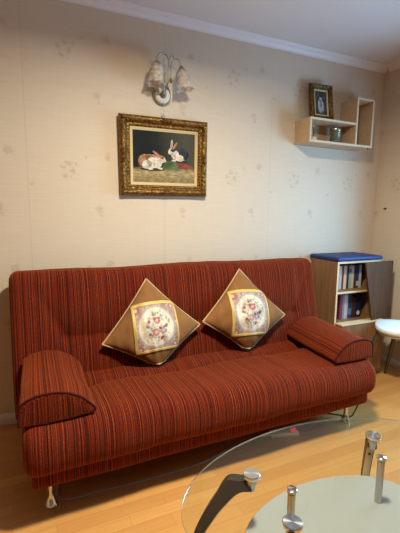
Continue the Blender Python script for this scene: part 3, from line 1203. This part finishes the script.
bm = bmesh.new()
mt = orient((0, 0, 0), (0, -1, 0))
lathe(bm, [(0.0, 0.0), (0.064, 0.0), (0.066, 0.006), (0.062, 0.013), (0.055, 0.011), (0.051, 0.008)], 40, mt)
mesh_obj('rim', bm, M['sconce_metal'], sco)
bm = bmesh.new()
lathe(bm, [(0.052, 0.0), (0.052, 0.009), (0.048, 0.014), (0.034, 0.017), (0.024, 0.020), (0, 0.021)], 40, mt,
      rfun=lambda a, i, r, h: (r * (1 + (0.05 * math.cos(10 * a) if i in (3, 4) else 0)), h))
mesh_obj('back_plate', bm, M['sconce_white'], sco)
bm = bmesh.new()
lathe(bm, [(0.020, 0.019), (0.021, 0.028), (0.015, 0.034), (0.017, 0.042), (0.014, 0.052), (0.006, 0.058), (0, 0.059)], 24, mt)
mesh_obj('boss', bm, M['sconce_metal'], sco)
for pts in ([L(-1.988, -0.045, 2.045), L(-1.990, -0.075, 2.10), L(-1.972, -0.085, 2.18), L(-1.966, -0.085, 2.225), L(-1.985, -0.090, 2.262), L(-2.022, -0.098, 2.262), L(-2.042, -0.10, 2.242), L(-2.046, -0.10, 2.218)],
            [L(-1.978, -0.045, 2.045), L(-1.972, -0.070, 2.09), L(-1.952, -0.085, 2.15), L(-1.950, -0.085, 2.205), L(-1.942, -0.088, 2.238), L(-1.920, -0.095, 2.250), L(-1.900, -0.10, 2.238), L(-1.890, -0.10, 2.208)],
            ):
    bm = bmesh.new()
    tube(bm, smooth_path(pts, 8), 0.0042, 10)
    mesh_obj('arm', bm, M['sconce_metal'], sco)
bm = bmesh.new()
tube(bm, smooth_path([L(-1.966, -0.085, 2.222), L(-1.955, -0.088, 2.258), L(-1.938, -0.088, 2.262), L(-1.936, -0.088, 2.246)], 8), 0.003, 8)
mesh_obj('scroll', bm, M['sconce_metal'], sco)
bm = bmesh.new()
lathe(bm, [(0, -0.018), (0.007, -0.012), (0.010, 0), (0.007, 0.012), (0, 0.018)], 14, Matrix.Translation(L(-1.952, -0.088, 2.118)))
mesh_obj('amber_bead', bm, M['amber'], sco)


def tulip(top, axis):
    ax = Vector(axis).normalized()
    mtx = orient(top, ax)
    hb = bmesh.new()
    lathe(hb, [(0, -0.012), (0.008, -0.012), (0.012, -0.004), (0.020, 0.006), (0.022, 0.022), (0.019, 0.024), (0, 0.024)], 20, mtx)
    sh = None
    prof = [(0.018, 0.010), (0.026, 0.015), (0.035, 0.026), (0.040, 0.044), (0.043, 0.068), (0.046, 0.092), (0.050, 0.112), (0.055, 0.126), (0.058, 0.133)]
    n = len(prof)

    def ruff(a, i, r, h):
        k = (i / (n - 1)) ** 3
        return r * (1 + 0.05 * k * math.cos(8 * a) + 0.012 * math.cos(16 * a)), h + 0.005 * k * math.cos(8 * a)
    bm = bmesh.new()
    lathe(bm, prof, 64, mtx, rfun=ruff)
    o = mesh_obj('lamp_shade', bm, M['shade_glass'], sco, angle=80)
    sol = o.modifiers.new('thickness', 'SOLIDIFY')
    sol.thickness = 0.003
    mesh_obj('shade_holder', hb, M['sconce_metal'], sco)
    bb = bmesh.new()
    lathe(bb, [(0, 0.022), (0.010, 0.022), (0.010, 0.055), (0.014, 0.065), (0.015, 0.085), (0.010, 0.105), (0, 0.112)], 18, mtx)
    mesh_obj('bulb', bb, M['sconce_white'], sco)


tulip(L(-2.046, -0.10, 2.208), (-0.10, -0.05, -1))
tulip(L(-1.889, -0.10, 2.200), (0.17, -0.05, -1))
bm = bmesh.new()
tube(bm, [L(-1.985, -0.050, 2.020), L(-1.986, -0.058, 1.945)], 0.0012, 6)
mesh_obj('pull_cord', bm, M['sconce_white'], sco)
bm = bmesh.new()
lathe(bm, [(0, 0.028), (0.003, 0.026), (0.004, 0.018), (0.010, 0.004), (0.011, -0.006), (0.006, -0.016), (0, -0.019)], 10, Matrix.Translation(L(-1.986, -0.058, 1.920)))
mesh_obj('crystal_drop', bm, M['crystal'], sco, smooth=False)

# ------------------------------------------------------------------ wall shelf and what stands on it
SHD = -0.175
shelf = thing('wall_shelf', 'pale beech two-box wall shelf in the upper right corner', 'shelf', (-0.60, 0, 1.825))


def shelf_panel(name, x0, x1, y0, y1, z0, z1, parent=shelf, mat='shelf_wood', edge=True):
    o_ = Vector((-0.60, 0, 1.825))
    bm = box_bm(x0 - o_.x, x1 - o_.x, y0, y1, z0 - o_.z, z1 - o_.z, bevel=0.0008, seg=1)
    o = mesh_obj(name, bm, [M[mat], M['shelf_edge']], parent, smooth=False)
    if edge:
        for p in o.data.polygons:
            if p.normal.y < -0.9:
                p.material_index = 1
    return o


tk = 0.016
X0, X1, X2, X3 = -0.913, -0.468, -0.452, -0.287
shelf_panel('end_panel', X0, X0 + tk, SHD, -0.001, 1.825, 2.000)
shelf_panel('top_panel', X0 + tk, X1, SHD, -0.001, 2.000 - tk, 2.000)
shelf_panel('bottom_panel', X0 + tk, X3, SHD, -0.001, 1.825, 1.825 + tk)
shelf_panel('upright_panel', X1, X1 + tk, SHD, -0.001, 1.825 + tk, 2.190)
shelf_panel('end_panel', X3 - tk, X3, SHD, -0.001, 1.825 + tk, 2.190)
shelf_panel('top_panel', X1 + tk, X3 - tk, SHD, -0.001, 2.190 - tk, 2.190)
shelf_panel('back_panel', X0 + tk, X1, -0.006, -0.001, 1.825 + tk, 2.000 - tk, edge=False)
shelf_panel('back_panel', X1 + tk, X3 - tk, -0.006, -0.001, 1.825 + tk, 2.190 - tk, edge=False)
bm = bmesh.new()
lathe(bm, [(0, 0), (0.005, 0), (0.005, 0.010), (0, 0.011)], 12, Matrix.Translation((X3 - 0.03 + 0.60, SHD + 0.012, -0.0105)))
mesh_obj('screw_cap', bm, M['dark_hole'], shelf)

ZS = 1.825 + tk + 0.0005
jar = thing('candle_jar', 'ribbed silvery glass jar standing inside the wall shelf', 'jar', (-0.595, -0.095, ZS))
bm = bmesh.new()
prof = [(0, 0), (0.036, 0), (0.040, 0.004)]
for k in range(5):
    z = 0.012 + k * 0.017
    prof += [(0.041, z), (0.044, z + 0.005), (0.041, z + 0.010), (0.038, z + 0.0135)]
prof += [(0.040, 0.100), (0.038, 0.103), (0, 0.103)]
lathe(bm, prof, 36)
M['jar'] = plain('silvered_green_glass', (140, 146, 126), 0.18, 0.6, var=0.2, scale=40)
mesh_obj('body', bm, M['jar'], jar)
bm = bmesh.new()
lathe(bm, [(0, 0.1032), (0.041, 0.1032), (0.042, 0.107), (0.040, 0.116), (0, 0.118)], 36)
mesh_obj('lid', bm, M['brushed'], jar)

orn_ = thing('crystal_ornament', 'small ornament with a bright crystal on a pale base inside the wall shelf', 'ornament', (-0.838, -0.125, ZS))
bm = bmesh.new()
box(bm, -0.020, 0.020, -0.018, 0.018, 0, 0.030, 0.004)
mesh_obj('base', bm, M['shelf_edge'], orn_)
bm = bmesh.new()
tube(bm, [(0, 0, 0.030), (0.004, 0, 0.06), (-0.002, 0, 0.092)], 0.0025, 8)
mesh_obj('stem', bm, M['black'], orn_)
bm = bmesh.new()
bmesh.ops.create_icosphere(bm, subdivisions=1, radius=0.013, matrix=Matrix.Translation((-0.002, 0, 0.104)))
mesh_obj('crystal', bm, M['chrome'], orn_, smooth=False)
bm = bmesh.new()
tube(bm, smooth_path([(0.003, 0, 0.055), (0.018, -0.004, 0.075), (0.034, -0.006, 0.088)], 6), [0.002] * 13, 8)
mesh_obj('twig', bm, M['black'], orn_)

# ------------------------------------------------------------------ cabinet with books
CX0, CX1, CYF, CYB = -0.702, -0.248, -0.315, -0.018
cab = thing('media_cabinet', 'brown beech cabinet with open shelves and a dark door beside the sofa', 'cabinet', (CX0, CYB, 0))


def cpart(name, x0, x1, y0, y1, z0, z1, mat='cab_wood', parent=cab, edge=True, bev=0.0008):
    bm = box_bm(x0 - CX0, x1 - CX0, y0 - CYB, y1 - CYB, z0, z1, bevel=bev, seg=1)
    o = mesh_obj(name, bm, [M[mat], M['cab_edge']], parent, smooth=False)
    if edge:
        for p in o.data.polygons:
            if p.normal.y < -0.9:
                p.material_index = 1
    return o


t2 = 0.018
ctop = 0.946
cpart('side_panel', CX0, CX0 + t2, CYF, CYB, 0, ctop)
cpart('side_panel', CX1 - t2, CX1, CYF, CYB, 0, ctop)
cpart('top_panel', CX0 + t2, CX1 - t2, CYF, CYB, ctop - t2, ctop)
cpart('back_panel', CX0 + t2, CX1 - t2, CYB - 0.006, CYB, 0.02, ctop - t2, edge=False)
cpart('shelf_board', CX0 + t2, CX1 - t2, CYF + 0.004, CYB - 0.006, 0.692, 0.710)
cpart('shelf_board', CX0 + t2, CX1 - t2, CYF + 0.002, CYB - 0.006, 0.447, 0.465)
low = cpart('drawer', CX0 + 0.012, CX1 - 0.002, -0.388, CYF - 0.001, 0.06, 0.462, 'cab_wood', edge=False)
cpart('drawer_top_edge', CX0 + 0.010, CX1, -0.392, CYF - 0.001, 0.4625, 0.470, 'cab_edge', parent=low)
# dark door standing open in front of the right half; its inner edge runs out of square
bm = bmesh.new()
quad = [(-0.490, 0.938, -0.384), (-0.138, 0.934, -0.342), (-0.138, 0.474, -0.342), (-0.370, 0.474, -0.376)]
A = [bm.verts.new((x - CX0, y - CYB, z)) for x, z, y in quad]
B = [bm.verts.new((x + 0.004 - CX0, y + 0.018 - CYB, z)) for x, z, y in quad]
bm.faces.new(A)
bm.faces.new(B[::-1])
for k in range(4):
    bm.faces.new((A[k], A[(k + 1) % 4], B[(k + 1) % 4], B[k]))
door = mesh_obj('door', bm, M['door_wood'], cab, smooth=False)
for hz in (0.53, 0.86):
    bm = bmesh.new()
    tube(bm, [(CX1 - 0.008 - CX0, CYF - 0.007 - CYB, hz), (CX1 - 0.008 - CX0, CYF - 0.007 - CYB, hz + 0.045)], 0.006, 10)
    mesh_obj('hinge', bm, M['brushed'], door)

pad = thing('seat_pad', 'blue vinyl pad lying on top of the cabinet', 'cushion', (CX0, CYB, ctop + 0.0005))
bm = bmesh.new()
prof = resample(round_poly([(-0.010, 0.0), (0.464, 0.0), (0.466, 0.032), (-0.012, 0.032)], [0.008, 0.008, 0.013, 0.013], 6), 60)
loft(bm, prof, stations(-0.310, 0.010, 16, 0.014, 4), 0.014, lambda a, b, s: Vector((a, s, b + 0.0)), lambda s, a, b, na, nb: 0.003 * noise.noise(Vector((a * 9, s * 9, 1))) if nb > 0.5 else 0)
mesh_obj('pad_cover', bm, M['blue_pad'], pad)


def book(x, w_, d, h, z, yf, rgb, label, lean=0.0, art=None, band=None):
    root = thing('book', label, 'book', (x + w_ / 2, yf + d / 2, z), 'books and cases in the cabinet')
    root.rotation_euler = (0, R(lean), 0)
    m = plain('cover_%d_%d_%d' % rgb, rgb, 0.4, var=0.05)
    bm = bmesh.new()
    for a, b in ((-w_ / 2, -w_ / 2 + 0.0018), (w_ / 2 - 0.0018, w_ / 2)):
        box(bm, a, b, -d / 2, d / 2, 0, h)
    box(bm, -w_ / 2 + 0.0018, w_ / 2 - 0.0018, -d / 2, -d / 2 + 0.002, 0, h)
    mesh_obj('cover', bm, m, root, smooth=False)
    bm = bmesh.new()
    box(bm, -w_ / 2 + 0.0019, w_ / 2 - 0.0019, -d / 2 + 0.0022, d / 2 - 0.003, 0.002, h - 0.003)
    mesh_obj('pages', bm, M['plastic_white'], root, smooth=False)
    if band:
        bm = box_bm(-w_ / 2 + 0.001, w_ / 2 - 0.001, -d / 2 - 0.0008, -d / 2 - 0.0001, h * band[1], h * band[2])
        mesh_obj('spine_band', bm, plain('band_%d_%d_%d' % band[0], band[0], 0.4), root, smooth=False)
    if art:
        bm = bmesh.new()
        lathe(bm, [(0, 0.001), (w_ * 0.36, 0.001), (w_ * 0.36, 0.0001)], 20, orient((0, -d / 2, h * art[1]), (0, -1, 0)))
        mesh_obj('roundel', bm, plain('roundel_%d_%d_%d' % art[0], art[0], 0.4), root)
    return root


yb = -0.236
zu = 0.7105
for (x, w_, h, c, lab, extra) in [
    (-0.606, 0.030, 0.188, (196, 206, 192), 'pale green-white case, leftmost on the upper cabinet shelf', {}),
    (-0.574, 0.018, 0.190, (150, 52, 48), 'red case second from the left on the upper cabinet shelf', {}),
    (-0.554, 0.030, 0.188, (226, 226, 220), 'white case right of the red one on the upper cabinet shelf', {}),
    (-0.522, 0.020, 0.190, (48, 46, 52), 'dark grey case between two white ones on the upper cabinet shelf', {}),
    (-0.500, 0.026, 0.188, (176, 200, 200), 'pale teal case in the middle of the upper cabinet shelf', {'band': ((90, 120, 150), 0.7, 0.85)}),
    (-0.473, 0.026, 0.188, (214, 220, 206), 'pale case right of the teal one on the upper cabinet shelf', {}),
    (-0.446, 0.024, 0.180, (88, 64, 50), 'brown book left of the blue case on the upper cabinet shelf', {}),
    (-0.420, 0.028, 0.190, (56, 76, 150), 'blue case near the right end of the upper cabinet shelf', {'band': ((200, 206, 220), 0.1, 0.3)}),
    (-0.391, 0.026, 0.188, (204, 202, 192), 'off-white case, rightmost on the upper cabinet shelf', {}),
]:
    book(x, w_, 0.135, h, zu, yb, c, lab, **extra)
zl = 0.4655
for (x, w_, h, c, lab, extra) in [
    (-0.579, 0.028, 0.200, (120, 44, 70), 'maroon book, leftmost on the lower cabinet shelf', {}),
    (-0.550, 0.018, 0.195, (150, 140, 150), 'mauve-grey book beside the maroon one on the lower cabinet shelf', {}),
    (-0.531, 0.035, 0.200, (196, 194, 192), 'wide pale grey book on the lower cabinet shelf', {}),
    (-0.495, 0.042, 0.205, (50, 70, 118), 'blue book in the middle of the lower cabinet shelf', {'band': ((104, 126, 168), 0.15, 0.4)}),
    (-0.451, 0.045, 0.170, (70, 48, 40), 'dark brown book right of the blue one on the lower cabinet shelf', {}),
    (-0.403, 0.050, 0.205, (34, 34, 84), 'navy book with a white roundel, rightmost on the lower cabinet shelf', {'art': ((220, 214, 220), 0.18)}),
]:
    book(x, w_, 0.15, h, zl, yb - 0.004, c, lab, **extra)

# ------------------------------------------------------------------ chair by the right wall
CHX, CHY = -0.318, -0.602
ch = thing('dining_chair', 'white-seated chair with splayed grey metal legs beside the cabinet', 'chair', (CHX, CHY, 0))


def seat_r(a, i, r, h):
    k = 1 + 0.05 * math.cos(4 * a)
    return r * k, h


bm = bmesh.new()
lathe(bm, [(0, 0.436), (0.165, 0.436), (0.178, 0.442), (0.190, 0.454), (0.194, 0.466), (0.188, 0.480), (0.165, 0.489), (0.10, 0.494), (0, 0.496)], 56, rfun=seat_r)
mesh_obj('seat', bm, M['cream_vinyl'], ch)
bm = bmesh.new()
lathe(bm, [(0, 0.414), (0.13, 0.414), (0.170, 0.426), (0.176, 0.438), (0, 0.4385)], 56, rfun=seat_r)
mesh_obj('seat_shell', bm, M['seat_shell'], ch)
for (tx, ty), (fx, fy) in (((-0.120, 0.100), (-0.270, 0.160)), ((0.105, 0.125), (0.145, 0.224)), ((-0.11, -0.11), (-0.16, -0.225)), ((0.11, -0.11), (0.15, -0.225))):
    bm = bmesh.new()
    tube(bm, [(tx, ty, 0.418), (fx, fy, 0.006)], [0.0185, 0.0105], 14)
    lg = mesh_obj('leg', bm, M['steel_tube'], ch)
    bm = bmesh.new()
    lathe(bm, [(0, 0), (0.011, 0), (0.012, 0.012), (0.009, 0.02), (0, 0.02)], 14, Matrix.Translation((fx, fy, 0)))
    mesh_obj('foot_cap', bm, M['black'], lg)

# ------------------------------------------------------------------ glass coffee table
TX, TY, TZ = -1.906, -1.602, 0.45
tab = thing('coffee_table', 'oval glass coffee table with dark curved legs and a frosted lower shelf', 'table', (TX, TY, 0))


def oval_slab(a, b, z0, z1, n=120, bev=0.0025):
    bm = bmesh.new()
    rows = []
    for da, z in ((-bev, z0), (0, z0 + bev), (0, z1 - bev), (-bev, z1)):
        rows.append([bm.verts.new(((a + da) * math.cos(2 * PI * k / n), (b + da) * math.sin(2 * PI * k / n), z)) for k in range(n)])
    for A, B in zip(rows, rows[1:]):
        for k in range(n):
            f = bm.faces.new((A[k], A[(k + 1) % n], B[(k + 1) % n], B[k]))
            f.material_index = 1
    bm.faces.new(rows[0][::-1])
    bm.faces.new(rows[-1])
    return bm


mesh_obj('glass_top', oval_slab(0.550, 0.297, TZ - 0.007, TZ, bev=0.001), [M['glass'], M['glass_edge']], tab, angle=20)
SZ = 0.285
sh_o = mesh_obj('lower_shelf', oval_slab(0.342, 0.180, SZ - 0.008, SZ), [M['frost'], M['glass_edge']], tab, angle=20)
sh_o['label'] = 'frosted glass lower shelf'
for sx in (-1, 1):
    bm = bmesh.new()
    m = Matrix.Translation((sx * 0.194, 0, 0))
    lathe(bm, [(0, SZ), (0.0125, SZ), (0.0125, TZ - 0.0075), (0, TZ - 0.0075)], 24, m)
    post = mesh_obj('post', bm, M['brushed'], tab)
    bm = bmesh.new()
    lathe(bm, [(0, TZ), (0.0165, TZ), (0.0165, TZ + 0.007), (0.014, TZ + 0.009), (0, TZ + 0.009)], 28, m)
    mesh_obj('cap', bm, M['chrome'], post)
    bm = bmesh.new()
    lathe(bm, [(0, SZ - 0.016), (0.015, SZ - 0.016), (0.015, SZ - 0.0085), (0, SZ - 0.0085)], 24, m)
    mesh_obj('nut', bm, M['chrome'], post)


def table_leg(sx, sy):
    """arched slab leg: its head carries the disc under the glass, its foot sweeps out to the floor"""
    hx, hy = sx * 0.274, sy * 0.106
    d = Vector((sx * math.cos(R(45)), sy * math.sin(R(45)), 0))
    nrm = Vector((-d.y, d.x, 0))
    outer = smooth_path([(0.028, 0.436, 0), (0.084, 0.420, 0), (0.125, 0.345, 0), (0.165, 0.265, 0), (0.197, 0.180, 0), (0.238, 0.0, 0)], 8)
    inner = smooth_path([(0.198, 0.0, 0), (0.168, 0.165, 0), (0.127, 0.258, 0), (0.086, 0.328, 0), (0.040, 0.388, 0), (-0.006, 0.408, 0)], 8)
    # 4-sided section along the arch: dark faces, steel strip on the inner edge
    bm = bmesh.new()
    m = len(outer)
    W2 = 0.0165
    rows = []
    for i in range(m):
        o_, n_ = outer[i], inner[m - 1 - i]
        row = []
        for (q, s) in ((o_, -1), (o_, 1), (n_, 1), (n_, -1)):
            p = Vector((hx, hy, 0)) + d * q.x + nrm * s * W2 + Vector((0, 0, q.y))
            row.append(bm.verts.new(p))
        rows.append(row)
    for A, B in zip(rows, rows[1:]):
        for k in range(4):
            bm.faces.new((A[k], A[(k + 1) % 4], B[(k + 1) % 4], B[k]))
    bm.faces.new(rows[0])
    bm.faces.new(rows[-1][::-1])
    bmesh.ops.bevel(bm, geom=[e for e in bm.edges if len(e.link_faces) == 2 and e.calc_face_angle(0) > 0.9], offset=0.003, segments=2, affect='EDGES')
    leg = mesh_obj('leg', bm, M['black_wood'], tab, angle=45)
    # steel strip
    bm = bmesh.new()
    rows = []
    for q in inner:
        rows.append([bm.verts.new(Vector((hx, hy, 0)) + d * (q.x - off * 0.8) + nrm * s * (W2 - 0.003) + Vector((0, 0, q.y - off * 0.6))) for off, s in ((-0.003, -1), (-0.003, 1), (0.003, 1), (0.003, -1))])
    for A, B in zip(rows, rows[1:]):
        for k in range(4):
            bm.faces.new((A[k], A[(k + 1) % 4], B[(k + 1) % 4], B[k]))
    bm.faces.new(rows[0])
    bm.faces.new(rows[-1][::-1])
    strip = mesh_obj('steel_strip', bm, M['brushed'], leg, angle=45)
    q = inner[len(inner) // 2 + 4]
    bm = bmesh.new()
    lathe(bm, [(0, 0.002), (0.005, 0.002), (0.006, 0)], 14, orient(Vector((hx, hy, 0)) + d * (q.x - 0.0032) + Vector((0, 0, q.y - 0.0028)), (-d.x, -d.y, -0.7)))
    mesh_obj('screw', bm, M['dark_hole'], leg)
    # neck and disc
    mt_ = Matrix.Translation((hx, hy, 0))
    bm = bmesh.new()
    lathe(bm, [(0, 0.405), (0.013, 0.405), (0.014, 0.425), (0.018, 0.430), (0.018, TZ - 0.0075), (0, TZ - 0.0075)], 28, mt_)
    mesh_obj('bracket', bm, M['brushed'], leg)
    bm = bmesh.new()
    lathe(bm, [(0, TZ), (0.0275, TZ), (0.0285, TZ + 0.002), (0.0285, TZ + 0.010), (0.0265, TZ + 0.012), (0, TZ + 0.012)], 40, mt_)
    o = mesh_obj('glass_fixing_disc', bm, M['disc'], leg)
    o['label'] = 'polished steel disc on the glass'


# lathe-turned steel: concentric scratches give the bow-tie highlight
t = NT('turned_steel')
t.set(lin((226, 228, 230)), 0.22, 1.0, 0.5)
t.put(t.b.inputs['Anisotropic'], 0.8)
tg = t.n('Tangent', direction_type='RADIAL', axis='Z')
t.put(t.b.inputs['Tangent'], tg.outputs[0])
M['disc'] = t.m
for sx in (-1, 1):
    for sy in (1, -1):
        table_leg(sx, sy)

# ------------------------------------------------------------------ small things on floor and wall
ps = thing('power_strip', 'white power strip with red switch and grey lead on the floor under the sofa', 'power strip', (-1.49, -0.772, 0))
ps.rotation_euler = (0, 0, R(-14))
bm = bmesh.new()
box(bm, -0.085, 0.085, -0.026, 0.026, 0.0, 0.030, 0.005)
mesh_obj('body', bm, M['plastic_white'], ps)
bm = bmesh.new()
box(bm, 0.040, 0.070, -0.022, 0.006, 0.0302, 0.037, 0.003)
mesh_obj('switch', bm, M['red_switch'], ps)
for k in range(2):
    bm = bmesh.new()
    lathe(bm, [(0.019, 0.0302), (0.019, 0.0315), (0.015, 0.0315), (0.014, 0.0305), (0, 0.0305)], 22, Matrix.Translation((-0.048 + k * 0.05, 0, 0)))
    mesh_obj('socket', bm, M['plastic_white'], ps)
bm = bmesh.new()
box(bm, -0.145, -0.085, -0.010, 0.010, 0.004, 0.022, 0.004)
mesh_obj('cable_sleeve', bm, M['plastic_white'], ps)
inv = (Matrix.Translation((-1.49, -0.772, 0)) @ Matrix.Rotation(R(-14), 4, 'Z')).inverted()
path = [inv @ Vector(p) for p in ((-1.628, -0.738, 0.012), (-1.70, -0.742, 0.006), (-1.86, -0.765, 0.0045), (-2.06, -0.812, 0.0045), (-2.32, -0.818, 0.0045), (-2.56, -0.803, 0.0045),
                                  (-2.70, -0.800, 0.0045), (-2.745, -0.74, 0.0045), (-2.70, -0.60, 0.0045), (-2.50, -0.45, 0.0045))]
path = [p.copy() for p in path]
bm = bmesh.new()
tube(bm, smooth_path(path, 8), 0.0042, 8)
mesh_obj('lead', bm, M['grey_cable'], ps)

bm = bmesh.new()
tube(bm, smooth_path([(-0.935, -0.80, 0.150), (-0.930, -0.795, 0.09), (-0.955, -0.79, 0.035), (-0.975, -0.775, 0.005), (-1.06, -0.70, 0.005), (-1.22, -0.60, 0.005), (-1.38, -0.56, 0.005)], 8), 0.004, 8)
o = mesh_obj('cable', bm, M['black'])
tag(o, 'black cable hanging to the floor behind the right front sofa leg', 'cable')

bm = bmesh.new()
lathe(bm, [(0, 0), (0.008, 0), (0.008, 0.003), (0.003, 0.004), (0.003, 0.016), (0.006, 0.018), (0.006, 0.021), (0, 0.022)], 14, orient((0, 0, 0), (-1, 0, 0)))
o = mesh_obj('wall_hook', bm, M['dark_hole'])
o.location = (-0.0005, -0.113, 1.353)
tag(o, 'small dark nail hook in the right wall near the corner', 'hook')
